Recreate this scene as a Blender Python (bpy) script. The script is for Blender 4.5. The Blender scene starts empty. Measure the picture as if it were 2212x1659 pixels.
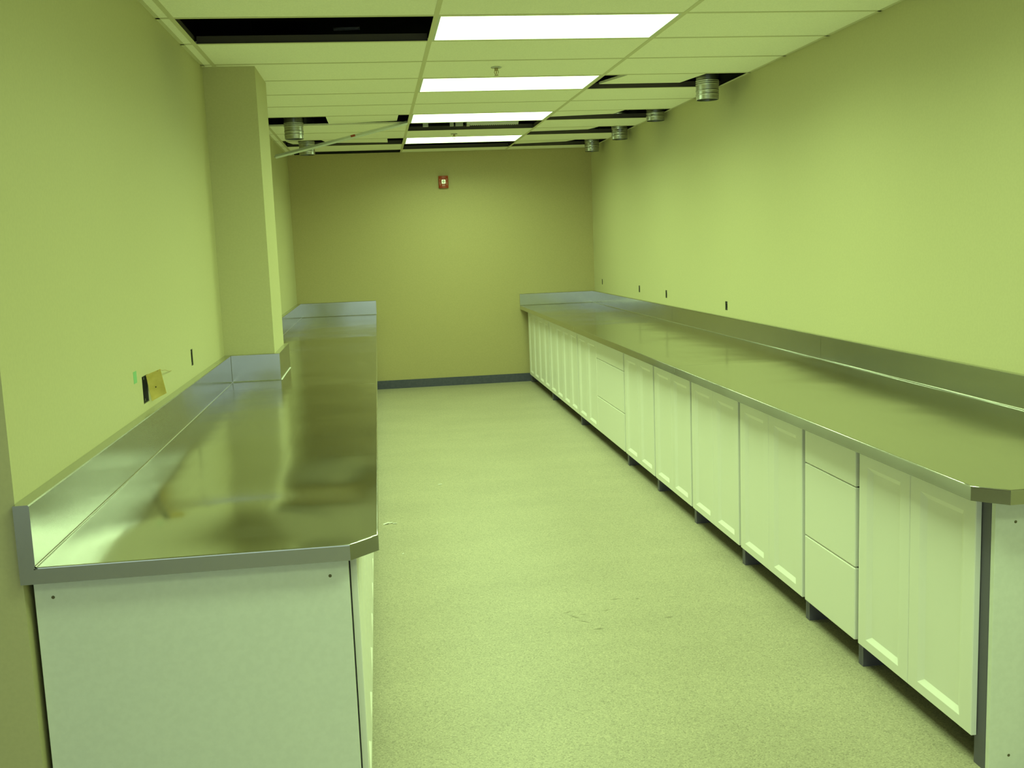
import bpy, bmesh, math, random
from mathutils import Vector, Matrix
random.seed(7)
C = bpy.context.scene.collection

# ------------------------------------------------------------------ room measures (metres)
H = 2.7466                    # ceiling height
XL, XR = 0.34375, 1.56295     # the two long ceiling tees
PITCH = 0.6096
Y0 = 5.0431                   # near edge of the first visible light
LW, RW, BW = -0.9465, 2.5804, 12.119   # left, right, back wall faces
NEAR = 2.675                  # where the left wall ends
ZR, ZL = 0.9186, 0.8915       # counter tops
DECK = 3.35
def row(k): return Y0 + PITCH * k

# ------------------------------------------------------------------ materials
def mat(name, col, rough=0.6, metal=0.0, spec=0.5):
    m = bpy.data.materials.new(name); m.use_nodes = True
    b = m.node_tree.nodes['Principled BSDF']
    b.inputs['Base Color'].default_value = (*col, 1)
    b.inputs['Roughness'].default_value = rough
    b.inputs['Metallic'].default_value = metal
    b.inputs['Specular IOR Level'].default_value = spec
    return m
def nodes(m):
    return m.node_tree.nodes, m.node_tree.links, m.node_tree.nodes['Principled BSDF']
def add_noise(m, c1, c2, scale, detail=3, lo=0.35, hi=0.65, bump=0.0, bdist=0.002, stretch=None):
    n, l, b = nodes(m)
    tc = n.new('ShaderNodeTexCoord'); src = tc.outputs['Object']
    if stretch:
        mp = n.new('ShaderNodeMapping'); mp.inputs['Scale'].default_value = stretch
        l.new(src, mp.inputs['Vector']); src = mp.outputs['Vector']
    t = n.new('ShaderNodeTexNoise'); t.inputs['Scale'].default_value = scale; t.inputs['Detail'].default_value = detail
    l.new(src, t.inputs['Vector'])
    r = n.new('ShaderNodeValToRGB')
    r.color_ramp.elements[0].position = lo; r.color_ramp.elements[1].position = hi
    r.color_ramp.elements[0].color = (*c1, 1); r.color_ramp.elements[1].color = (*c2, 1)
    l.new(t.outputs['Fac'], r.inputs['Fac']); l.new(r.outputs['Color'], b.inputs['Base Color'])
    if bump:
        bp = n.new('ShaderNodeBump'); bp.inputs['Strength'].default_value = bump; bp.inputs['Distance'].default_value = bdist
        l.new(t.outputs['Fac'], bp.inputs['Height']); l.new(bp.outputs['Normal'], b.inputs['Normal'])
    return m

def sc(c, k): return tuple(x * k for x in c)
WALLC = (0.535, 0.505, 0.30)
M_wall = add_noise(mat('wall_paint', WALLC, 0.55, 0, 0.35), sc(WALLC, 0.98), sc(WALLC, 1.02), 90, 2, bump=0.12, bdist=0.0008)
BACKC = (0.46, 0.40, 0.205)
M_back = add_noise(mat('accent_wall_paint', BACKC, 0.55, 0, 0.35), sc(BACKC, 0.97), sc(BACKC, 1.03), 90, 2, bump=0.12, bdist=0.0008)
TILEC = (0.95, 0.93, 0.77)
M_tile = add_noise(mat('ceiling_tile_board', TILEC, 0.9, 0, 0.1), sc(TILEC, 0.95), sc(TILEC, 1.03), 160, 3, bump=0.25, bdist=0.001)
M_tee = mat('tee_paint', (0.66, 0.63, 0.42), 0.5)
M_white = mat('cabinet_white', (0.855, 0.845, 0.83), 0.38)
M_panel = add_noise(mat('end_panel_white', (0.76, 0.78, 0.76), 0.45), (0.75, 0.77, 0.75), (0.78, 0.80, 0.78), 60, 2)
M_carc = mat('carcass_grey', (0.125, 0.117, 0.165), 0.55)
M_base = add_noise(mat('vinyl_base_slate', (0.11, 0.12, 0.20), 0.5), (0.065, 0.066, 0.115), (0.08, 0.082, 0.135), 40, 2)
M_galv = add_noise(mat('galvanised_steel', (0.55, 0.55, 0.54), 0.30, 1.0), (0.50, 0.51, 0.50), (0.58, 0.58, 0.57), 28, 3)
M_web = mat('tee_web_shade', (0.075, 0.062, 0.055), 0.6)  # galvanised webs coloured dark, plenum shadow put into the colour
M_dark = mat('plenum_dark', (0.02, 0.019, 0.021), 0.9, 0, 0.1)  # near-black, plenum shade put into the colour of deck and upper walls
M_boxin = mat('junction_box_steel', (0.06, 0.06, 0.05), 0.6, 0.2)
M_red = mat('alarm_red', (0.36, 0.045, 0.012), 0.35)
M_lettr = mat('alarm_letter_white', (0.75, 0.6, 0.55), 0.5)
M_refl = mat('strobe_reflector', (0.95, 0.95, 0.95), 0.12, 0.6)
M_strobe = mat('strobe_lens', (0.85, 0.95, 0.9), 0.1)
M_card = add_noise(mat('kraft_card', (0.74, 0.52, 0.14), 0.7), (0.64, 0.50, 0.12), (0.74, 0.59, 0.17), 25, 3)
M_wire = mat('copper_wire', (0.45, 0.33, 0.12), 0.5, 0.5)
M_green = mat('green_tape', (0.21, 0.50, 0.23), 0.5)
M_brass = mat('sprinkler_brass', (0.45, 0.38, 0.20), 0.4, 0.8)
M_scrap = mat('white_scrap', (0.9, 0.9, 0.88), 0.6)
M_sticker = mat('red_sticker', (0.32, 0.05, 0.03), 0.5)
M_flex = mat('insulated_flex', (0.62, 0.62, 0.62), 0.5)
M_hole = mat('screw_hole_dark', (0.12, 0.11, 0.05), 0.6)
M_bare = mat('bare_bar_white', (0.60, 0.62, 0.55), 0.45)

M_glint = mat('crease_glint_steel', (0.55, 0.55, 0.54), 0.45, 1.0)  # for strips added along the splash crease as its bright reflected line
# brushed stainless counter
M_steel = mat('brushed_stainless', (0.52, 0.52, 0.51), 0.17, 1.0)
def steel():
    n, l, b = nodes(M_steel)
    tc = n.new('ShaderNodeTexCoord'); mp = n.new('ShaderNodeMapping')
    mp.inputs['Scale'].default_value = (120, 2.2, 120); l.new(tc.outputs['Object'], mp.inputs['Vector'])
    t = n.new('ShaderNodeTexNoise'); t.inputs['Scale'].default_value = 1.0; t.inputs['Detail'].default_value = 2
    l.new(mp.outputs['Vector'], t.inputs['Vector'])
    mr = n.new('ShaderNodeMapRange'); mr.inputs['To Min'].default_value = 0.14; mr.inputs['To Max'].default_value = 0.19
    l.new(t.outputs['Fac'], mr.inputs['Value']); l.new(mr.outputs['Result'], b.inputs['Roughness'])
    # soft oil-canning of the sheet
    t2 = n.new('ShaderNodeTexNoise'); t2.inputs['Scale'].default_value = 2.6; t2.inputs['Detail'].default_value = 1
    l.new(tc.outputs['Object'], t2.inputs['Vector'])
    bp = n.new('ShaderNodeBump'); bp.inputs['Strength'].default_value = 1.0; bp.inputs['Distance'].default_value = 0.003
    l.new(t2.outputs['Fac'], bp.inputs['Height']); l.new(bp.outputs['Normal'], b.inputs['Normal'])
steel()

# speckled sheet vinyl
M_floor = mat('speckled_vinyl', (0.5, 0.47, 0.34), 0.45, 0, 0.4)
def floor_mat():
    n, l, b = nodes(M_floor)
    tc = n.new('ShaderNodeTexCoord')
    v = n.new('ShaderNodeTexVoronoi'); v.inputs['Scale'].default_value = 230
    l.new(tc.outputs['Object'], v.inputs['Vector'])
    sep = n.new('ShaderNodeSeparateColor'); l.new(v.outputs['Color'], sep.inputs['Color'])
    r = n.new('ShaderNodeValToRGB'); e = r.color_ramp.elements
    r.color_ramp.interpolation = 'CONSTANT'
    base = (0.385, 0.353, 0.258)
    e[0].position = 0; e[0].color = (*sc(base, 0.72), 1)
    e[1].position = 0.13; e[1].color = (*sc(base, 0.92), 1)
    for p, k in ((0.40, 1.0), (0.74, 1.10), (0.90, 1.24)):
        x = e.new(p); x.color = (*sc(base, k), 1)
    l.new(sep.outputs['Red'], r.inputs['Fac'])
    t = n.new('ShaderNodeTexNoise'); t.inputs['Scale'].default_value = 1.6; t.inputs['Detail'].default_value = 4
    mp = n.new('ShaderNodeMapping'); mp.inputs['Scale'].default_value = (0.8, 1.6, 1)
    l.new(tc.outputs['Object'], mp.inputs['Vector']); l.new(mp.outputs['Vector'], t.inputs['Vector'])
    mr = n.new('ShaderNodeMapRange'); mr.inputs['From Min'].default_value = 0.3; mr.inputs['From Max'].default_value = 0.7
    mr.inputs['To Min'].default_value = 0.93; mr.inputs['To Max'].default_value = 1.05
    l.new(t.outputs['Fac'], mr.inputs['Value'])
    mx = n.new('ShaderNodeMix'); mx.data_type = 'RGBA'; mx.blend_type = 'MULTIPLY'; mx.inputs['Factor'].default_value = 1
    l.new(r.outputs['Color'], mx.inputs['A']); l.new(mr.outputs['Result'], mx.inputs['B'])
    last = mx.outputs['Result']
    nz = n.new('ShaderNodeTexNoise'); nz.inputs['Scale'].default_value = 70; nz.inputs['Detail'].default_value = 2
    l.new(tc.outputs['Object'], nz.inputs['Vector'])
    for (x, y, a, ln, w_) in ((.765, 4.37, .5, .030, .006), (.785, 4.31, -.9, .040, .007), (.815, 4.245, -.6, .034, .006), (.862, 4.145, .1, .030, .010),
                              (.943, 4.358, .2, .028, .006), (1.016, 4.489, .1, .030, .007), (1.115, 4.47, 0, .012, .009), (1.19, 4.21, .2, .025, .008), (.83, 4.33, -.4, .018, .006)):
        mp2 = n.new('ShaderNodeMapping'); mp2.vector_type = 'TEXTURE'
        mp2.inputs['Location'].default_value = (x, y, 0); mp2.inputs['Rotation'].default_value = (0, 0, a); mp2.inputs['Scale'].default_value = (ln, w_, 1)
        l.new(tc.outputs['Object'], mp2.inputs['Vector'])
        gr = n.new('ShaderNodeTexGradient'); gr.gradient_type = 'SPHERICAL'; l.new(mp2.outputs['Vector'], gr.inputs['Vector'])
        ml = n.new('ShaderNodeMath'); ml.operation = 'MULTIPLY'; l.new(gr.outputs['Fac'], ml.inputs[0]); l.new(nz.outputs['Fac'], ml.inputs[1])
        m2 = n.new('ShaderNodeMath'); m2.operation = 'MULTIPLY'; m2.use_clamp = True; l.new(ml.outputs[0], m2.inputs[0]); m2.inputs[1].default_value = 2.6
        x2 = n.new('ShaderNodeMix'); x2.data_type = 'RGBA'; l.new(m2.outputs[0], x2.inputs['Factor']); l.new(last, x2.inputs['A']); x2.inputs['B'].default_value = (.16, .15, .09, 1)
        last = x2.outputs['Result']
    l.new(last, b.inputs['Base Color'])
floor_mat()

LPOW = 28.0
LAMP = (0.685, 1.0, 0.46)
def lamp_mat(name, power):
    m = bpy.data.materials.new(name); m.use_nodes = True
    n = m.node_tree.nodes; n.clear()
    e = n.new('ShaderNodeEmission'); o = n.new('ShaderNodeOutputMaterial')
    e.inputs['Color'].default_value = (*LAMP, 1); e.inputs['Strength'].default_value = power
    m.node_tree.links.new(e.outputs['Emission'], o.inputs['Surface'])
    return m
M_lens = lamp_mat('light_lens', 5.5)

# ------------------------------------------------------------------ mesh helpers
class MB:
    def __init__(s): s.bm = bmesh.new()
    def box(s, x0, x1, y0, y1, z0, z1):
        v = [s.bm.verts.new(p) for p in ((x0,y0,z0),(x1,y0,z0),(x1,y1,z0),(x0,y1,z0),(x0,y0,z1),(x1,y0,z1),(x1,y1,z1),(x0,y1,z1))]
        for f in ((3,2,1,0),(4,5,6,7),(0,1,5,4),(1,2,6,5),(2,3,7,6),(3,0,4,7)): s.bm.faces.new([v[i] for i in f])
        return s
    def hexa(s, bot, top):
        v = [s.bm.verts.new(p) for p in list(bot) + list(top)]
        for f in ((3,2,1,0),(4,5,6,7),(0,1,5,4),(1,2,6,5),(2,3,7,6),(3,0,4,7)): s.bm.faces.new([v[i] for i in f])
        return s
    def poly(s, pts):
        s.bm.faces.new([s.bm.verts.new(p) for p in pts]); return s
    def prism(s, outline, ext):                      # outline: list of 3D points, ext: vector
        n = len(outline); ext = Vector(ext)
        a = [s.bm.verts.new(p) for p in outline]; b = [s.bm.verts.new(Vector(p) + ext) for p in outline]
        s.bm.faces.new(a[::-1]); s.bm.faces.new(b)
        for i in range(n): s.bm.faces.new((a[i], a[(i+1) % n], b[(i+1) % n], b[i]))
        return s
    def lathe(s, prof, c, axis='z', n=32, cap0=True, cap1=True):
        rings = []
        for r, h in prof:
            ring = []
            for i in range(n):
                a = 2 * math.pi * i / n; p, q = r * math.cos(a), r * math.sin(a)
                P = {'z': (p, q, h), 'y': (p, h, q), 'x': (h, p, q)}[axis]
                ring.append(s.bm.verts.new((c[0]+P[0], c[1]+P[1], c[2]+P[2])))
            rings.append(ring)
        for A, B in zip(rings, rings[1:]):
            for i in range(n): s.bm.faces.new((A[i], A[(i+1) % n], B[(i+1) % n], B[i]))
        if cap0: s.bm.faces.new(rings[0][::-1])
        if cap1: s.bm.faces.new(rings[-1])
        return s
    def tube(s, pts, r, n=8):
        pts = [Vector(p) for p in pts]; rings = []
        for i, p in enumerate(pts):
            d = (pts[min(i+1, len(pts)-1)] - pts[max(i-1, 0)]).normalized()
            u = d.cross(Vector((0, 0, 1)) if abs(d.z) < 0.9 else Vector((1, 0, 0))).normalized(); w = d.cross(u)
            rings.append([s.bm.verts.new(p + r * (math.cos(2*math.pi*k/n) * u + math.sin(2*math.pi*k/n) * w)) for k in range(n)])
        for A, B in zip(rings, rings[1:]):
            for k in range(n): s.bm.faces.new((A[k], A[(k+1) % n], B[(k+1) % n], B[k]))
        s.bm.faces.new(rings[0][::-1]); s.bm.faces.new(rings[-1])
        return s
    def plate(s, a0, a1, b0, b1, c0, c1, axis, holes=()):   # slab with rectangular holes; axis = thin axis
        As = sorted({a0, a1, *[h[0] for h in holes], *[h[1] for h in holes]})
        Bs = sorted({b0, b1, *[h[2] for h in holes], *[h[3] for h in holes]})
        def P(a, b, c): return {'x': (c, a, b), 'y': (a, c, b), 'z': (a, b, c)}[axis]
        cache = {}
        def V(a, b, c):
            k = (a, b, c)
            if k not in cache: cache[k] = s.bm.verts.new(P(a, b, c))
            return cache[k]
        def solid(i, j):
            if i < 0 or j < 0 or i >= len(As)-1 or j >= len(Bs)-1: return False
            ca, cb = (As[i]+As[i+1])/2, (Bs[j]+Bs[j+1])/2
            return not any(h[0] < ca < h[1] and h[2] < cb < h[3] for h in holes)
        for i in range(len(As)-1):
            for j in range(len(Bs)-1):
                if not solid(i, j): continue
                A, A2, B, B2 = As[i], As[i+1], Bs[j], Bs[j+1]
                for c in (c0, c1): s.bm.faces.new((V(A,B,c), V(A2,B,c), V(A2,B2,c), V(A,B2,c)))
                if not solid(i-1, j): s.bm.faces.new((V(A,B,c0), V(A,B2,c0), V(A,B2,c1), V(A,B,c1)))
                if not solid(i+1, j): s.bm.faces.new((V(A2,B,c0), V(A2,B2,c0), V(A2,B2,c1), V(A2,B,c1)))
                if not solid(i, j-1): s.bm.faces.new((V(A,B,c0), V(A2,B,c0), V(A2,B,c1), V(A,B,c1)))
                if not solid(i, j+1): s.bm.faces.new((V(A,B2,c0), V(A2,B2,c0), V(A2,B2,c1), V(A,B2,c1)))
        return s

def root_of(o):
    while o.parent: o = o.parent
    return o
def obj(name, mb, m, parent=None, smooth=False, bevel=0, recalc=True):
    bm = mb.bm
    if recalc: bmesh.ops.recalc_face_normals(bm, faces=bm.faces)
    if parent is not None:
        bmesh.ops.translate(bm, vec=-root_of(parent).location, verts=bm.verts)
    me = bpy.data.meshes.new(name); bm.to_mesh(me); bm.free()
    me.materials.append(m)
    o = bpy.data.objects.new(name, me); C.objects.link(o)
    if parent is not None: o.parent = parent
    if smooth:
        for p in me.polygons: p.use_smooth = True
        if smooth == 'auto':
            md = o.modifiers.new('split', 'EDGE_SPLIT'); md.split_angle = math.radians(35)
    if bevel:
        md = o.modifiers.new('bevel', 'BEVEL'); md.width = bevel; md.segments = 2; md.limit_method = 'ANGLE'
    return o
def thing(name, loc, label, cat, group=None):
    o = bpy.data.objects.new(name, None); C.objects.link(o); o.location = loc
    o.empty_display_size = 0.1
    return tag(o, label, cat, group)
def tag(o, label, cat, group=None):
    o['label'] = label; o['category'] = cat
    if group: o['group'] = group
    return o
def struct(name, mb, m, **k):
    o = obj(name, mb, m, **k); o['kind'] = 'structure'; return o

# ------------------------------------------------------------------ the shell
struct('floor', MB().box(-5, RW + 0.1, -4.6, BW + 0.1, -0.1, 0), M_floor)
# outlets: (y0, y1, z0, z1)
R_OUT = [(11.655, 11.700, 1.143, 1.207), (9.955, 10.005, 1.126, 1.194), (8.992, 9.042, 1.115, 1.186), (7.376, 7.428, 1.101, 1.168)]
L_OUT = [(5.240, 5.292, 1.115, 1.198)]
TAGBOX = (4.160, 4.260, 1.085, 1.195)
struct('wall_right', MB().plate(-4.6, BW + 0.1, 0, H + .003, RW, RW + 0.12, 'x', R_OUT), M_wall)
struct('wall_left', MB().plate(NEAR, BW + 0.1, 0, H + .003, LW - 0.12, LW, 'x', L_OUT + [TAGBOX]), M_wall)
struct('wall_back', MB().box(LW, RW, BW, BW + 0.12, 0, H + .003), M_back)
struct('wall_near', MB().box(-5, LW - 0.12, NEAR, NEAR + 0.12, 0, H), M_wall)
struct('wall_far_left', MB().box(-5.12, -5, -4.6, NEAR + 0.12, 0, DECK), M_wall)
PX, PY0, PY1 = -0.648, 6.325, 6.945
struct('wall_pillar', MB().box(LW - 0.01, PX, PY0, PY1, 0, H + .003), M_wall)
struct('baseboard_back', MB().box(-0.60, 2.0, BW - 0.006, BW, 0, 0.10), M_base)

# ceiling grid
cols = [(LW, XL - 2*PITCH), (XL - 2*PITCH, XL), (XL, XR), (XR, RW)]
LIGHTS = [0, 3, 6, 9, -3, -6, -9]
OPEN = {(1, 0), (3, 3), (3, 6), (3, 8), (3, 10), (1, 6), (1, 9), (1, 11), (2, 7), (2, 10)} | {(2, k) for k in LIGHTS}
cm = MB(); tm = MB(); wm = MB()
G = 0.004
for c, (x0, x1) in enumerate(cols):
    for k in range(-16, 12):
        if (c, k) in OPEN: continue
        y0, y1 = row(k), min(row(k+1), BW)
        if y0 < -4.6: continue
        if c == 0 and y1 < NEAR: continue
        cm.box(x0 + G, x1 - (0 if c == 3 else G), y0 + G, y1 - G, H + 0.0006, H + 0.016)
cm.box(-5, LW if False else cols[0][1] - G, -4.6, NEAR - 0.001, H + 0.0006, H + 0.016)
struct('ceiling', cm, M_tile)
W2 = 0.012
for x in (XL - 2*PITCH, XL, XR):
    tm.box(x - W2, x + W2, -4.6, BW, H - 0.0012, H)
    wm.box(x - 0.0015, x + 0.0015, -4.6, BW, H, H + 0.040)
for k in range(-15, 12):
    y = row(k)
    x0 = LW if y > NEAR else -5
    for a, b in ((x0, XL - 2*PITCH - W2), (XL - 2*PITCH + W2, XL - W2), (XL + W2, XR - W2), (XR + W2, RW)):
        if k == 7 and a < XL - W2 and a > -0.9: continue
        tm.box(a, b, y - W2, y + W2, H - 0.0010, H)
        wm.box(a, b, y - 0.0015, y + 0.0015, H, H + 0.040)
# wall angles
tm.box(RW - 0.020, RW, -4.6, BW, H - 0.001, H); tm.box(LW, LW + 0.020, NEAR, BW, H - 0.001, H)
struct('trim_1', tm, M_tee)
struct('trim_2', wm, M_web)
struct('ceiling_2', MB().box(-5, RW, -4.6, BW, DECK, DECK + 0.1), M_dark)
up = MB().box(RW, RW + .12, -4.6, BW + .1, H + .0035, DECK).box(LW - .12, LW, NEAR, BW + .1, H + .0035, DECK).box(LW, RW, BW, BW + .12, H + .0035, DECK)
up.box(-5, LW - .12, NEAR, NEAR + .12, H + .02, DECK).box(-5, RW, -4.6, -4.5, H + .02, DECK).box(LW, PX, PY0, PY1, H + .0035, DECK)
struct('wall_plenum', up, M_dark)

# ------------------------------------------------------------------ recessed lights
ORD = {0: 'nearest and largest recessed ceiling light panel, beside the wide black ceiling gap',
       3: 'second recessed ceiling light from the camera, just beyond the near sprinkler',
       6: 'third recessed ceiling light, directly before the open gap showing pipes',
       9: 'farthest recessed ceiling light, closest to the olive back wall',
       -3: 'recessed ceiling light above the near ends of the two counters',
       -6: 'recessed ceiling light over the entrance, before the counters begin',
       -9: 'recessed ceiling light behind the camera, over the open hall'}
for k in LIGHTS:
    y0, y1 = row(k), row(k+1)
    t = thing('ceiling_light', ((XL+XR)/2, (y0+y1)/2, H), ORD[k], 'light', 'recessed ceiling lights')
    e = 0.014
    obj('housing', MB().box(XL+e, XR-e, y0+e, y1-e, H + 0.012, H + 0.09), M_bare, t)
    fr = MB()
    fr.box(XL+W2, XL+W2+0.012, y0+W2, y1-W2, H-0.001, H+0.012); fr.box(XR-W2-0.012, XR-W2, y0+W2, y1-W2, H-0.001, H+0.012)
    fr.box(XL+W2+0.012, XR-W2-0.012, y0+W2, y0+W2+0.010, H-0.001, H+0.012); fr.box(XL+W2+0.012, XR-W2-0.012, y1-W2-0.010, y1-W2, H-0.001, H+0.012)
    obj('frame', fr, M_bare, t)
    obj('lens', MB().box(XL+W2+0.012, XR-W2-0.012, y0+W2+0.010, y1-W2-0.010, H+0.001, H+0.010), M_lens, t)
    la = bpy.data.lights.new('lamp', 'AREA'); la.shape = 'RECTANGLE'; la.size = XR-XL-2*W2-.03; la.size_y = y1-y0-2*W2-.03
    la.energy = (0.85 if k == 9 else 0.76 if k < 0 else 1.0) * LPOW; la.color = LAMP; la.spread = math.radians(157)
    lo = bpy.data.objects.new('lamp', la); C.objects.link(lo); lo.parent = t; lo.location = (0, 0, -.002)

# ------------------------------------------------------------------ loose ceiling tiles
def loose(pn0, pn1, pf1, pf0, z4, label):       # corners near-left, near-right, far-right, far-left; heights above H
    bot = [(p[0], p[1], H + 0.002 + z) for p, z in zip((pn0, pn1, pf1, pf0), z4)]
    top = [(a, b, c + 0.016) for a, b, c in bot]
    cx = sum(b[0] for b in bot)/4; cy = sum(b[1] for b in bot)/4
    o = obj('ceiling_tile', MB().hexa([(a-cx, b-cy, c-H) for a, b, c in bot], [(a-cx, b-cy, c-H) for a, b, c in top]), M_tile)
    o.location = (cx, cy, H)
    return tag(o, label, 'ceiling tile', 'loose ceiling tiles')
r = row
loose((1.745, r(3)+.004), (2.285, r(3)+.004), (2.262, r(4)-.03), (1.660, r(4)-.03), (0, 0, .026, .026), 'short loose ceiling tile shifted sideways beside the nearest duct on the right')
loose((1.585, r(6)+.004), (2.170, r(6)+.004), (2.19, r(7)-.03), (1.585, r(7)-.03), (0, 0, .036, .022), 'cut ceiling tile raised at its far edge, left of the second right-hand duct')
loose((1.590, r(8)+.004), (2.215, r(8)+.004), (2.21, r(9)-.03), (1.590, r(9)-.03), (0, 0, .034, .026), 'cut ceiling tile raised at its far edge, left of the third right-hand duct')
loose((1.580, r(10)+.004), (2.225, r(10)+.004), (2.21, r(11)-.03), (1.580, r(11)-.03), (0, 0, .036, .022), 'cut ceiling tile raised at its far edge, left of the farthest right-hand duct')
loose((-0.352, r(6)+.004), (0.243, r(6)+.004), (0.243, r(7)-.02), (-0.352, r(7)-.012), (0, 0, .020, .006), 'loose ceiling tile between the left duct hole and the small black notch')
loose((-0.49, r(9)+.004), (0.170, r(9)+.004), (0.182, r(10)-.02), (-0.44, r(10)-.02), (0, 0, .016, .026), 'far loose ceiling tile above the dangling bar, right of the farther left duct')
loose((-0.84, r(9)+.14), (-0.725, r(9)+.14), (-0.725, r(10)-.04), (-0.80, r(10)-.04), (0.004, 0.004, .02, .02), 'narrow sliver of ceiling tile left in the hole beside the farther left duct')
loose((XL-2*PITCH+.014, r(11)+.004), (XL-.03, r(11)+.004), (XL-.03, BW-.02), (XL-2*PITCH+.014, BW-.02), (0, 0, .040, .040), 'last ceiling tile on the left, lifted along the back wall')
loose((1.09, r(8)-.085), (1.535, r(8)-.085), (1.535, r(8)+.30), (1.16, r(8)+.30), (.046, .090, .11, .066), 'scrap of ceiling tile lying askew above the open gap behind the third light')

# ------------------------------------------------------------------ ducts
def duct(x, y, zb, label, rad=0.079):
    t = thing('vent_duct', (x, y, zb), label, 'duct', 'round steel duct stubs through the ceiling')
    prof = [(rad-.004, 0.0), (rad, 0.002)]
    hgt = 3.05 - zb; z = 0.02
    for zc in (0.035, 0.062, 0.105, 0.118, 0.131, 0.19, 0.25):
        if zc < hgt - .03: prof += [(rad, zc-.006), (rad+.003, zc-.002), (rad+.003, zc+.002), (rad, zc+.006)]
    prof += [(rad, hgt)]
    m = MB().lathe(prof, (x, y, zb), 'z', 40, cap0=False, cap1=False)
    obj('sleeve', m, M_galv, t, smooth='auto', recalc=True)
    obj('inner_damper', MB().lathe([(rad-.006, .030), (rad-.006, .034)], (x, y, zb), 'z', 32), M_dark, t)
    obj('collar', MB().lathe([(rad+.001, hgt-.12), (rad+.016, hgt-.12), (rad+.016, hgt-.10), (rad+.004, hgt-.05), (rad+.004, hgt)], (x, y, zb), 'z', 40, False, False), M_galv, t, smooth='auto')
duct(2.379, 7.18, 2.611, 'largest, nearest round steel duct stub above the right counter')
duct(2.483, 8.92, 2.672, 'second round duct stub along the right wall')
duct(2.474, 10.22, 2.647, 'third round duct stub along the right wall')
duct(2.450, 11.44, 2.641, 'farthest round duct stub on the right, near the back wall')
duct(-0.634, 9.00, 2.601, 'nearer round steel duct stub on the left, just past the pillar')
duct(-0.645, 10.84, 2.632, 'farther left duct stub, crossed by the dangling ceiling bar')
def trunk(x0, x1, y0, y1, z0, z1, label):
    t = thing('trunk_duct', ((x0+x1)/2, (y0+y1)/2, z0), label, 'duct')
    obj('body', MB().box(x0, x1, y0, y1, z0, z1), M_galv, t, bevel=.004)
    y = y0 + .4
    while y < y1: obj('seam_flange', MB().box(x0-.012, x1+.012, y-.012, y+.012, z0-.012, z1+.012), M_galv, t); y += 1.2
trunk(2.20, 2.555, 6.7, 11.9, 3.0640, 3.28, 'rectangular sheet metal duct hidden above the right-hand duct stubs')
trunk(-0.85, -0.45, 8.4, 11.7, 3.0640, 3.28, 'rectangular sheet metal duct hidden above the left-hand duct stubs')

# things glimpsed above the grid
def flex():
    m = MB(); prof = []
    L = 0.46; n = 23
    for i in range(n+1):
        x = L*i/n; prof += [(0.085, x-.006), (0.092, x)]
    m.lathe(prof, (.92, 9.72, H+.104), 'x', 24)
    t = thing('flexible_duct', (1.15, 9.72, H+.012), 'pale ribbed flexible duct glimpsed above the gap behind the third light', 'duct')
    obj('hose', m, M_flex, t, smooth=True)
    obj('end_band', MB().lathe([(.093, 0), (.097, 0), (.097, .03), (.093, .03)], (.895, 9.72, H+.104), 'x', 24, False, False), M_galv, t)
flex()
for (x, w, lab) in ((0.52, .050, 'narrow pale hanger post glimpsed at the left of the ceiling gap'), (0.765, .035, 'thin pale hanger post glimpsed in the middle of the ceiling gap'), (0.835, .070, 'wider grey hanger post beside the ribbed flexible duct')):
    o = obj('hanger_post', MB().box(-w/2, w/2, -.02, .02, 0, DECK - H - .022), M_flex); o.location = (x, 9.80, H + .022)
    tag(o, lab, 'hanger')
o = obj('pipe_glint', MB().tube([(-0.08, 0, 0), (0.08, 0.0, .004)], .010, 10), M_scrap); o.location = (-.105, 6.57, 3.0)  # short white length painted for the light reflected on a pipe
tag(o, 'painted glint of a pipe inside the wide black ceiling opening', 'pipe')
o = obj('conduit_hanger', MB().box(-.003, .003, -.003, .003, 0, DECK - 3.010), M_dark); o.location = (-.105, 6.57, 3.010)
o.parent = None
tag(o, 'thin rod holding the pipe inside the wide black ceiling opening', 'rod')

# dangling cross bar
def bar():
    a = Vector((-0.818, 9.15, 2.480)); b = Vector((0.330, 9.20, 2.747))
    d = (b - a).normalized(); up = Vector((0, 1, 0)); nrm = d.cross(up).normalized()
    t = thing('ceiling_bar', a, 'fallen white ceiling grid bar dangling diagonally before the left ducts', 'ceiling bar')
    m = MB(); w = 0.012
    # flange turned to the room, web behind it
    sd = (Vector((0, -0.55, -0.83))); sd = (sd - d*sd.dot(d)).normalized(); wb = d.cross(sd).normalized()
    def slab(u0, u1, v0, v1):
        bot = [a + sd*u0 + wb*v0, b + sd*u0 + wb*v0, b + sd*u1 + wb*v0, a + sd*u1 + wb*v0]
        top = [p + wb*(v1-v0) for p in bot]; m.hexa(bot, top)
    slab(-w, w, -0.001, 0.001); slab(-0.001, 0.001, 0.001, 0.036)
    obj('tee', m, M_bare, t)
    c = a + (b-a)*0.585
    s = MB(); q = [c + d*i + sd*j + wb*-0.0018 for i, j in ((-.020, -w), (.020, -w), (.020, w), (-.020, w))]
    s.hexa(q, [p + wb*0.0007 for p in q]); st = obj('sticker', s, M_sticker, t); st['label'] = 'small dark red sticker'
    h = MB().tube([a + wb*.01, a - d*.012 + wb*.012], .004, 6); obj('end_clip', h, M_galv, t)
bar()

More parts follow.
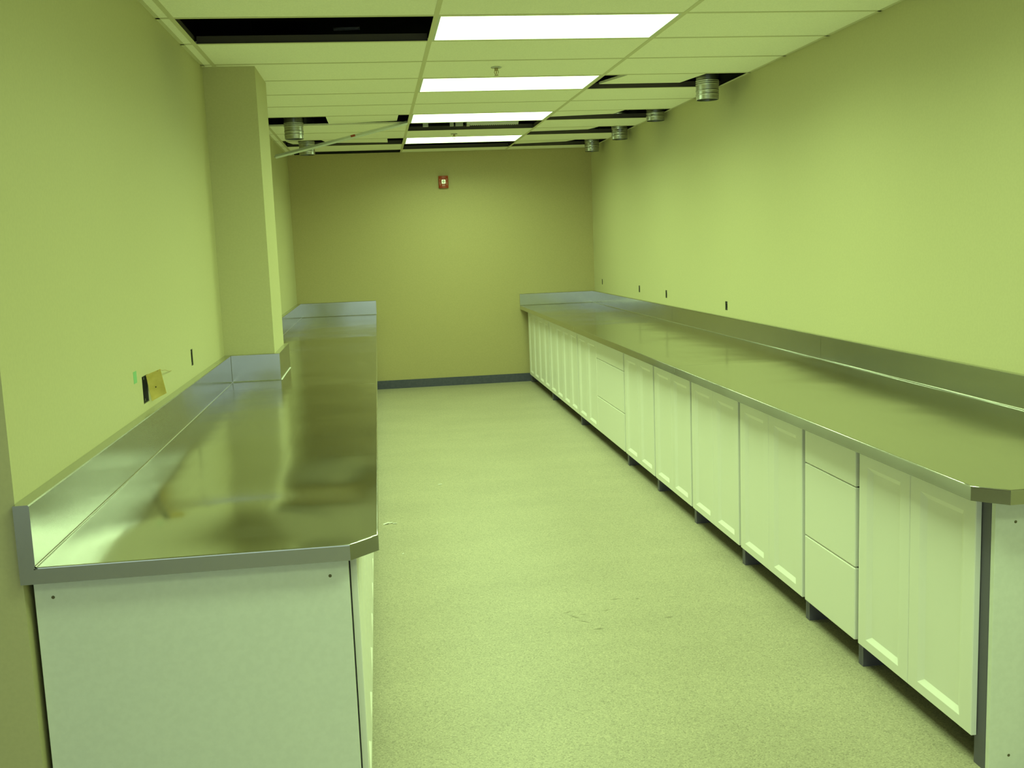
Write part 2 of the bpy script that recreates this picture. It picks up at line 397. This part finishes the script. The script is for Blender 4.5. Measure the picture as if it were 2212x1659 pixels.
def sprinkler(x, y, label):
    t = thing('sprinkler', (x, y, H), label, 'sprinkler', 'fire sprinklers in the ceiling')
    obj('escutcheon', MB().lathe([(.012, -.006), (.030, -.004), (.034, 0)], (x, y, H-.0015), 'z', 24), M_galv, t, smooth='auto')
    obj('body', MB().lathe([(.007, -.020), (.011, -.018), (.011, -.006)], (x, y, H-.0015), 'z', 12), M_brass, t)
    for s in (-1, 1): obj('frame_arm', MB().tube([(x+s*.010, y, H-.019), (x+s*.013, y, H-.032), (x+s*.005, y, H-.046)], .0022, 8), M_brass, t)
    obj('bulb', MB().lathe([(.001, -.043), (.0028, -.038), (.0028, -.024), (.001, -.020)], (x, y, H), 'z', 10), M_wire, t)
    obj('deflector', MB().lathe([(.013, -.050), (.013, -.048), (.004, -.046)], (x, y, H), 'z', 16), M_brass, t)
sprinkler(0.80, 6.50, 'near brass sprinkler head hanging before the second light')
sprinkler(0.82, 10.26, 'far sprinkler head hanging before the farthest light')

# ------------------------------------------------------------------ fire alarm
def alarm():
    x, z, y = 0.818, 2.395, BW
    t = thing('fire_alarm', (x, y, z), 'red fire alarm strobe mounted high on the olive back wall', 'fire alarm')
    w, h = .056, .070
    m = MB()
    o1 = []; n = 10
    for i in range(n+1):
        u = -1 + 2*i/n; o1.append((x + u*w, y - .028 - .016*(1-u*u), z - h))
    o1 += [(x + w, y, z - h), (x - w, y, z - h)]
    m.prism(o1, (0, 0, 2*h)); obj('housing', m, M_red, t, bevel=.003)
    obj('reflector', MB().box(x-.024, x+.024, y-.052, y-.040, z-.022, z+.026), M_refl, t, bevel=.002)
    s = MB().lathe([(.004, 0), (.012, .004), (.015, .012), (.015, .02)], (x, y-.066, z+.004), 'y', 16); obj('strobe_lens', s, M_strobe, t, smooth='auto')
    for i in range(3): obj('sounder_slot', MB().box(x-.014+i*.012, x-.010+i*.012, y-.0465, y-.040, z-.048, z-.030), M_lettr, t)
    for s in (-1, 1):
        for i, ch in enumerate('FIRE'):
            cu = bpy.data.curves.new('letter', 'FONT'); cu.body = ch; cu.size = .022; cu.extrude = .0006; cu.align_x = 'CENTER'; cu.align_y = 'CENTER'
            tmp = bpy.data.objects.new('tmp', cu); C.objects.link(tmp)
            bpy.context.view_layer.update()
            me = bpy.data.meshes.new_from_object(tmp.evaluated_get(bpy.context.evaluated_depsgraph_get()))
            bpy.data.objects.remove(tmp); me.materials.clear(); me.materials.append(M_lettr)
            o = bpy.data.objects.new('letter', me); C.objects.link(o); o.parent = t
            o.location = (s*.040, -.0368, .026 - i*.019); o.rotation_euler = (math.pi/2, 0, math.atan(s*.40))
alarm()

# ------------------------------------------------------------------ outlet boxes in the walls
def outlet(side, h, label):
    y0, y1, z0, z1 = h; x = RW if side > 0 else LW; D = .05
    t = thing('outlet_box', (x + side*D/2, (y0+y1)/2, z0), label, 'outlet box', 'empty outlet boxes in the walls')
    e = .0015; m = MB()
    xa, xb = sorted((x + side*.002, x + side*D)); xb_in = x + side*(D-.002)
    m.box(xa, xb, y0+e, y0+e+.002, z0+e, z1-e); m.box(xa, xb, y1-e-.002, y1-e, z0+e, z1-e)
    m.box(xa, xb, y0+e, y1-e, z0+e, z0+e+.002); m.box(xa, xb, y0+e, y1-e, z1-e-.002, z1-e)
    a, b = sorted((xb_in, x + side*D)); m.box(a, b, y0+e, y1-e, z0+e, z1-e)
    obj('box', m, M_boxin, t)
    for zc in (z0+.012, z1-.012): obj('screw_tab', MB().box(min(x+side*.004, x+side*.006), max(x+side*.004, x+side*.006), (y0+y1)/2-.008, (y0+y1)/2+.008, zc-.005, zc+.005), M_boxin, t)
outlet(1, R_OUT[0], 'faint empty outlet slot in the right wall, right by the back corner')
outlet(1, R_OUT[1], 'second empty outlet slot from the back corner on the right wall')
outlet(1, R_OUT[2], 'third empty outlet slot from the back corner on the right wall')
outlet(1, R_OUT[3], 'nearest empty outlet slot in the right wall above the counter')
outlet(-1, L_OUT[0], 'empty outlet slot in the left wall between card and pillar')
outlet(-1, TAGBOX, 'open dark box in the left wall behind the yellow card')

def card():
    t = thing('paper_card', (LW + .02, 4.26, 1.08), 'yellow kraft card hung by a wire on the left wall', 'card')
    # tilted card leaning off the wall
    P = [(LW+.004, 4.215, 1.196), (-.888, 4.232, 1.216), (-.888, 4.312, 1.106), (LW+.004, 4.285, 1.080)]
    P = [Vector(p) for p in P]
    m = MB(); N = 8; grid = []
    for i in range(N+1):
        rowv = []
        for j in range(N+1):
            u, v = i/N, j/N
            p = (P[0]*(1-u)+P[1]*u)*(1-v) + (P[3]*(1-u)+P[2]*u)*v
            p = p + Vector((0, .006*math.sin(math.pi*u)*(.4+v), 0)); rowv.append(p)
        grid.append(rowv)
    V = [[m.bm.verts.new(p) for p in rr] for rr in grid]; V2 = [[m.bm.verts.new(p + Vector((0, .0012, 0))) for p in rr] for rr in grid]
    for i in range(N):
        for j in range(N):
            m.bm.faces.new((V[i][j], V[i+1][j], V[i+1][j+1], V[i][j+1])); m.bm.faces.new((V2[i][j], V2[i][j+1], V2[i+1][j+1], V2[i+1][j]))
    for i in range(N):
        for j in (0, N): m.bm.faces.new((V[i][j], V[i+1][j], V2[i+1][j], V2[i][j])); m.bm.faces.new((V[j][i], V[j][i+1], V2[j][i+1], V2[j][i]))
    obj('sheet', m, M_card, t, smooth='auto')
    obj('hang_wire', MB().tube([(-.900, 4.228, 1.208), (-.893, 4.240, 1.212), (-.905, 4.36, 1.195), (-.925, 4.50, 1.182), (LW+.006, 4.66, 1.158), (LW+.003, 4.72, 1.154)], .0012, 6), M_wire, t)
    obj('eyelet', MB().lathe([(.0025, 0), (.0025, .003)], (-.918, 4.262, 1.140), 'y', 10), M_boxin, t)
card()
o = obj('green_tape', MB().box(0, .0006, -.026, .026, -.023, .023), M_green); o.location = (LW, 4.052, 1.207)
tag(o, 'small green tape square stuck on the left wall beside the yellow card', 'tape')

# ------------------------------------------------------------------ stainless counters
def wave(x, y, seams, side):
    z = .0011*math.sin(2.3*y + 1.1) * math.sin(3.6*x + .7) + .0007*math.sin(5.1*y + 2.0*x) + .0004*math.sin(8.3*y - 4.0*x + 1.3)
    for s in seams:
        d = abs(y - s); z += .0045*math.exp(-(d/.42)**2) + .0012*math.exp(-(d/.09)**2)
    if side < 0:          # dented sheet at the near end of the left counter
        z += .026*math.exp(-((x+.46)/.28)**2 - ((y-3.02)/.24)**2) - .014*math.exp(-((x+.10)/.22)**2 - ((y-3.45)/.22)**2)
    return z
APR = .044
def counter(side, xf, xw, top, y0, y1, seams, splash_top, label, st):
    # side: +1 = counter on the right (front faces -x), -1 = counter on the left (front faces +x)
    n_in = -1 if side > 0 else 1            # outward direction of the front edge
    t = thing('worktop', ((xf+xw)/2, (y0+y1)/2, top - APR), label, 'worktop', 'stainless steel worktops')
    c = .075; xs = xw - side*st + side*.004
    yb = y1 - .030
    bounds = [y0] + seams + [yb]
    for i in range(len(bounds)-1):
        a, b = bounds[i], bounds[i+1]
        first = i == 0
        m = MB(); bm = m.bm
        g0 = a + (0 if first else .0011); g1 = b - .0011
        # front/near outline for an inset d, as list of (x, y) from back near corner to far front
        ys = []
        if first:
            ys = [0, .5, 1]
        def front(d):
            pts = []
            if first:
                cc = c - (2 - math.sqrt(2))*d
                xa = xf + (-n_in)*(d + cc)
                for k in range(13):
                    u = k/12; pts.append((xs + (xa - xs)*u, a + d))
                for k in range(1, 4):
                    u = k/4; pts.append((xa + (xf - n_in*d - xa)*u, a + d + cc*u))
                ystart = a + d + cc
            else: ystart = g0
            N = 60
            for k in range(N+1): pts.append((xf - n_in*d, ystart + (g1 - ystart)*k/N))
            return pts
        ins = .0035
        inner = front(ins)
        # top surface: rows across following the inner outline
        nx = 26
        vr = []
        if first:
            kk = 16                                  # number of points before the straight front
            cc = c - (2 - math.sqrt(2))*ins
            rows_y = [a + ins + cc*j/4 for j in range(4)] + [p[1] for p in inner[kk:]]
            def xlim(y):
                v = (a + ins + cc) - y
                return xf - n_in*ins - n_in*max(0, v)
        else:
            rows_y = [p[1] for p in inner]
            def xlim(y): return xf - n_in*ins
        for y in rows_y:
            xl = xlim(y); rr = []
            for q in range(nx+1):
                u = q/nx; x = xs + (xl - xs)*u
                fade = min(1, (1-u)/.10) * min(1, u/.06) * min(1, (y - y0 + .02)/.2)
                dip = -.0006 if (abs(y-g1) < 1e-6 or (not first and abs(y-g0) < 1e-6)) else 0
                rr.append(bm.verts.new((x, y, top + wave(x, y, seams, side)*fade + dip)))
            vr.append(rr)
        for A, B in zip(vr, vr[1:]):
            for q in range(nx):
                c4 = (A[q].co + B[q+1].co) / 2
                if side < 0 and c4.x < PX + .012 and PY0 - .012 < c4.y < PY1 + .012: continue
                bm.faces.new((A[q], A[q+1], B[q+1], B[q]))
        for v in [v for v in bm.verts if not v.link_faces]: bm.verts.remove(v)
        obj('top_sheet', m, M_steel, t, smooth=True)
        # folded edge
        e = MB(); rings = []
        for d, dz in ((ins, 0), (ins*.4, -.0006), (ins*.1, -.0016), (0, -.0035), (0, -.0048), (0, -APR+.001), (0, -APR), (.018, -APR), (.018, -APR+.004)):
            rings.append([e.bm.verts.new((x, y, top + dz)) for x, y in front(d)])
        for A, B in zip(rings, rings[1:]):
            for k in range(len(A)-1): e.bm.faces.new((A[k], A[k+1], B[k+1], B[k]))
        obj('folded_edge', e, M_steel, t, smooth='auto')
        # backsplash section with a small cove at its foot
        prof = [(xw, top - APR), (xw, splash_top), (xw - side*(st-.003), splash_top), (xw - side*st, splash_top-.003), *[(xw - side*(st + .006*(1-math.cos(q*math.pi/16))), top + .0004 + .006*(1-math.sin(q*math.pi/16))) for q in range(9)], (xw - side*(st+.006), top-.004), (xw - side*(st-.004), top-.006), (xw - side*(st-.004), top-APR)]
        g2 = g1 if i < len(bounds)-2 else y1
        spans = [(g0, g2)]
        if side < 0 and g0 < PY0 < g2: spans = [(g0, PY0 - .0005), (PY1 + .0005, g2)]
        for u0, u1 in spans:
            obj('backsplash', MB().prism([(x, u0, z) for x, z in prof], (0, u1 - u0, 0)), M_steel, t)
            f0 = xw - side*(st - .001); ww = .0028
            obj('crease_glint', MB().prism([(f0, u0, top - .002), (f0, u0, top + ww + .001), (f0 - side*(ww+.002), u0, top + .0008), (f0 - side*(ww+.002), u0, top - .002)], (0, u1 - u0 - (.031 if u1 > y1 - .01 else 0), 0)), M_glint, t)  # added strip, stands in for the reflection along the crease
    # return up the end wall
    x0, x1 = sorted((xf, xw - side*st))
    yy = y1 - .030
    prof = [(y1, top-APR), (y1, splash_top), (yy+.003, splash_top), (yy, splash_top-.003), *[(yy - .006*(1-math.cos(q*math.pi/16)), top + .0004 + .006*(1-math.sin(q*math.pi/16))) for q in range(9)], (yy-.006, top-.004), (yy, top-.006), (yy, top-APR)]
    obj('end_splash', MB().prism([(x0, y, z) for y, z in prof], (x1-x0, 0, 0)), M_steel, t)
    return t
RT = counter(1, 1.664, RW-.001, ZR, 2.612, BW-.001, [5.675, 8.735], 1.056, 'long stainless steel worktop along the right wall over white cabinets', .030)
LT = counter(-1, -0.038, LW+.001, ZL, 2.653, BW-.001, [5.880, 9.02], 1.0546, 'stainless steel worktop on the left that wraps around the pillar', .040)
# splash wrapped round the pillar
st = .032
obj('crease_glint', MB().prism([(LW+.046, PY0-st, ZL-.002), (LW+.046, PY0-st, ZL+.0055), (LW+.046, PY0-st-.006, ZL+.0008), (LW+.046, PY0-st-.006, ZL-.002)], (PX+st-LW-.046, 0, 0)), M_glint, LT)
obj('crease_glint', MB().prism([(PX+st, PY0-st, ZL-.002), (PX+st, PY0-st, ZL+.0055), (PX+st+.006, PY0-st, ZL+.0008), (PX+st+.006, PY0-st, ZL-.002)], (0, PY1-PY0+st, 0)), M_glint, LT)
ps = MB().box(LW+.0405, PX+st, PY0-st, PY0-.0005, ZL-.004, 1.0546)
obj('pillar_splash', ps, M_steel, LT, bevel=.002)
ps = MB().box(PX+.0005, PX+st, PY0, PY1+.02, ZL-.004, 1.0546)
obj('pillar_splash', ps, M_steel, LT, bevel=.002)

# ------------------------------------------------------------------ base cabinets
def door_mesh(xf, s, y0, y1, z0, z1, th=.019):
    # front plane x = xf, body goes to xf + s*th ; recessed panel with sloping inner edges
    m = MB(); bm = m.bm
    sy, sb, stp = .062, .036, .072      # stile, bottom rail, top rail
    def ring(d, dx): return [(xf + s*dx, y, z) for y, z in ((y0+d, z0+d), (y1-d, z0+d), (y1-d, z1-d), (y0+d, z1-d))]
    def inner(e, dx):
        return [(xf + s*dx, y, z) for y, z in ((y0+sy+e*2.3, z0+sb+e*1.6), (y1-sy-e*2.3, z0+sb+e*1.6), (y1-sy-e*2.3, z1-stp-e*1.6), (y0+sy+e*2.3, z1-stp-e*1.6))]
    loops = [ring(0, th), ring(0, .0025), ring(.0025, 0), inner(0, 0), inner(.001, .0006), inner(.0115, .0115), inner(.0122, .0119)]
    L = [[bm.verts.new(p) for p in lp] for lp in loops]
    for A, B in zip(L, L[1:]):
        for i in range(4): bm.faces.new((A[i], A[(i+1) % 4], B[(i+1) % 4], B[i]))
    bm.faces.new(L[0][::-1]); bm.faces.new(L[-1])
    return m
def slab_mesh(xf, s, y0, y1, z0, z1, th=.019):
    m = MB(); a, b = sorted((xf, xf + s*th)); m.box(a, b, y0, y1, z0, z1); return m
def carcass(s, xc, xback, y0, y1, ztop, zbot=.100):
    m = MB(); e = .018
    a, b = sorted((xc, xback))
    m.box(a, b, y0+.0005, y0+e, 0, ztop); m.box(a, b, y1-e, y1-.0005, 0, ztop)
    m.box(a, b, y0+e, y1-e, zbot, zbot+.018)
    k0, k1 = sorted((xback, xback - s*.012)); m.box(k0, k1, y0+e, y1-e, 0, ztop)
    f0, f1 = sorted((xc + s*.001, xc + s*.09)); m.box(f0, f1, y0+e, y1-e, ztop-.018, ztop)
    return m
def cabinet(s, xf, xback, y0, y1, ztop, layout, label, group, ends=None):
    # layout: list of ('door', ya, yb) / ('drawers', ya, yb); s=+1 right run, -1 left run
    xc = xf + s*.021
    t = thing('base_cabinet', ((xf+xback)/2, (y0+y1)/2, 0), label, 'cabinet', group)
    obj('carcass', carcass(s, xc, xback, y0, y1, ztop), M_carc, t)
    g = .0018; zb = .096; gap = .013
    for kind, a, b in layout:
        if a - y0 < .02: a = y0 + gap
        if y1 - b < .02: b = y1 - gap
        if kind == 'door': obj('door', door_mesh(xf, s, a+g, b-g, zb, ztop-.004), M_white, t)
        else:
            for z0, z1 in ((zb, .3825), (.3865, .6970), (.7010, ztop-.004)):
                obj('drawer', slab_mesh(xf, s, a+g, b-g, z0, z1), M_white, t, bevel=.0045)
    if ends: ends(t)
    return t
XD = 1.7435; XB = RW - .012
def doors(y0, y1, n): return [('door', y0 + (y1-y0)*i/n, y0 + (y1-y0)*(i+1)/n) for i in range(n)]
def drw(y0, y1): return [('drawers', y0, y1)]
GR = 'white base cabinets along the right wall'
ZT = ZR - APR - .0005
def r_end(t):
    obj('filler_strip', MB().box(XD+.0215, XD+.040, 2.7605, 2.80, 0, ZT), M_carc, t)
    p = obj('end_panel', MB().box(XD+.022, XB, 2.722, 2.7415, 0, ZT), M_panel, t, bevel=.001); p['label'] = 'plain pale end panel'
    for x, z in ((2.132-.05, .645), (2.10-.05, .10)): pass
    for x, z in ((1.83, .790), (1.83, .055)):
        obj('screw_hole', MB().lathe([(.0045, 0), (.0045, .0006)], (x, 2.7214, z), 'y', 12), M_hole, p)
cabinet(1, XD, XB, 2.742, 3.556, ZT, doors(2.785, 3.556, 2), 'nearest right-hand white cabinet with two tall doors and the end panel', GR, r_end)
cabinet(1, XD, XB, 3.557, 4.050, ZT, drw(3.560, 4.050), 'narrow white cabinet of three plain drawers, near end of right run', GR)
cabinet(1, XD, XB, 4.051, 4.832, ZT, doors(4.051, 4.832, 2), 'white two-door cabinet directly beyond the near narrow drawer cabinet', GR)
cabinet(1, XD, XB, 4.833, 5.628, ZT, doors(4.833, 5.628, 2), 'middle two-door cabinet, second beyond the near narrow drawer cabinet', GR)
cabinet(1, XD, XB, 5.629, 6.428, ZT, doors(5.629, 6.428, 2), 'white two-door cabinet third beyond the near narrow drawer cabinet', GR)
cabinet(1, XD, XB, 6.429, 7.245, ZT, doors(6.429, 7.245, 2), 'white two-door cabinet touching the near side of the wide mixed cabinet', GR)
cabinet(1, XD, XB, 7.246, 9.000, ZT, drw(7.246, 8.190) + doors(8.192, 9.000, 2), 'wide white cabinet with three broad drawers beside two doors', GR)
cabinet(1, XD, XB, 9.001, 10.540, ZT, doors(9.001, 10.540, 4), 'far four-door white cabinet, second from the back wall on the right', GR)
def r_far(t):
    obj('filler_strip', MB().box(XD+.022, XD+.04, 12.031, BW-.008, .0, ZT), M_carc, t)
cabinet(1, XD, XB, 10.541, 12.030, ZT, doors(10.541, 12.030, 4), 'farthest four-door white cabinet, against the back wall on the right', GR, r_far)

GL = 'white base cabinets under the left worktop'
ZT2 = ZL - APR - .0005
XDL = -0.100
def l_end(t):
    p = obj('end_panel', MB().box(LW+.016, XDL-.022, 2.700, 2.7195, 0, ZT2), M_panel, t, bevel=.001); p['label'] = 'plain pale end panel'
    for x, z in ((-.885, .795), (-.172, .795)):
        obj('screw_hole', MB().lathe([(.0045, 0), (.0045, .0006)], (x, 2.6994, z), 'y', 12), M_hole, p)
ordn = ['nearest', 'second', 'third', 'fourth', 'fifth', 'sixth', 'seventh', 'eighth', 'ninth', 'tenth', 'eleventh', 'last']
ylist = [2.7205] + [2.7205 + .7775*i for i in range(1, 12)] + [12.05]
for i in range(12):
    a, b = ylist[i], ylist[i+1] - .001
    lab = ('left-hand white cabinet at the camera end, with the big pale end panel' if i == 0 else
           'last white cabinet under the left worktop, against the back wall' if i == 11 else
           '%s white cabinet along the aisle side under the left worktop' % ordn[i])
    cabinet(-1, XDL, -.60 if i else -.905, a, b, ZT2, doors(a + (.030 if i == 0 else 0), b, 2), lab, GL, l_end if i == 0 else None)

# ------------------------------------------------------------------ bits on the floor
def scrap(x, y, pts, label):
    m = MB(); 
    for (a, b, w, l, ang, hgt) in pts:
        ca, sa = math.cos(ang), math.sin(ang)
        q = [(a + ca*u - sa*v, b + sa*u + ca*v, h) for u, v, h in ((-l, -w, .0004), (l, -w*.6, .0004 + hgt), (l*.8, w, .0004 + hgt*.6), (-l*.9, w*.7, .0004))]
        m.hexa(q, [(p[0], p[1], p[2] + .002) for p in q])
    o = obj('paper_scrap', m, M_scrap); o.location = (x, y, 0)
    tag(o, label, 'scrap', 'white scraps on the floor')
scrap(-0.010, 6.09, [(-.022, 0, .012, .020, .3, .008), (.006, .012, .010, .012, -.2, .004), (.030, -.004, .007, .012, -.5, .003)], 'torn white scrap on the floor close beside the left worktop edge')
scrap(0.354, 7.03, [(0, 0, .008, .014, -.2, .003)], 'small white scrap on the open floor, farthest from the left worktop')
scrap(0.053, 5.45, [(0, 0, .005, .005, .4, .003)], 'tiny white speck on the floor near the left worktop corner')

# ------------------------------------------------------------------ world, camera, view
w = bpy.data.worlds.new('hall_light'); bpy.context.scene.world = w; w.use_nodes = True
bg = w.node_tree.nodes['Background']; bg.inputs['Color'].default_value = (0.60, 0.80, 0.66, 1); bg.inputs['Strength'].default_value = 1.4

cam = bpy.data.cameras.new('camera'); co = bpy.data.objects.new('camera', cam); C.objects.link(co)
cam.sensor_width = 36; cam.sensor_fit = 'HORIZONTAL'; cam.lens = 36 * 2205.76845 / 2212; cam.clip_start = .02
R = ((0.9906877308959028, -0.13067718136125306, -0.03822687698211262), (0.1243454495932753, 0.9827441644782157, -0.13693836697383316), (0.05546196009675121, 0.13091182500584957, 0.9898416992260602))
m4 = Matrix.Identity(4)
for i in range(3):
    m4[i][0] = R[0][i]; m4[i][1] = R[2][i]; m4[i][2] = -R[1][i]
m4.translation = Vector((0, 0, 1.66446)); co.matrix_world = m4
S = bpy.context.scene; S.camera = co
S.view_settings.view_transform = 'Standard'; S.view_settings.look = 'None'; S.view_settings.gamma = 1.0; S.view_settings.exposure = 0.0
S.cycles.use_denoising = True; S.cycles.max_bounces = 14; S.cycles.diffuse_bounces = 8; S.cycles.glossy_bounces = 6
S.cycles.sample_clamp_indirect = 8
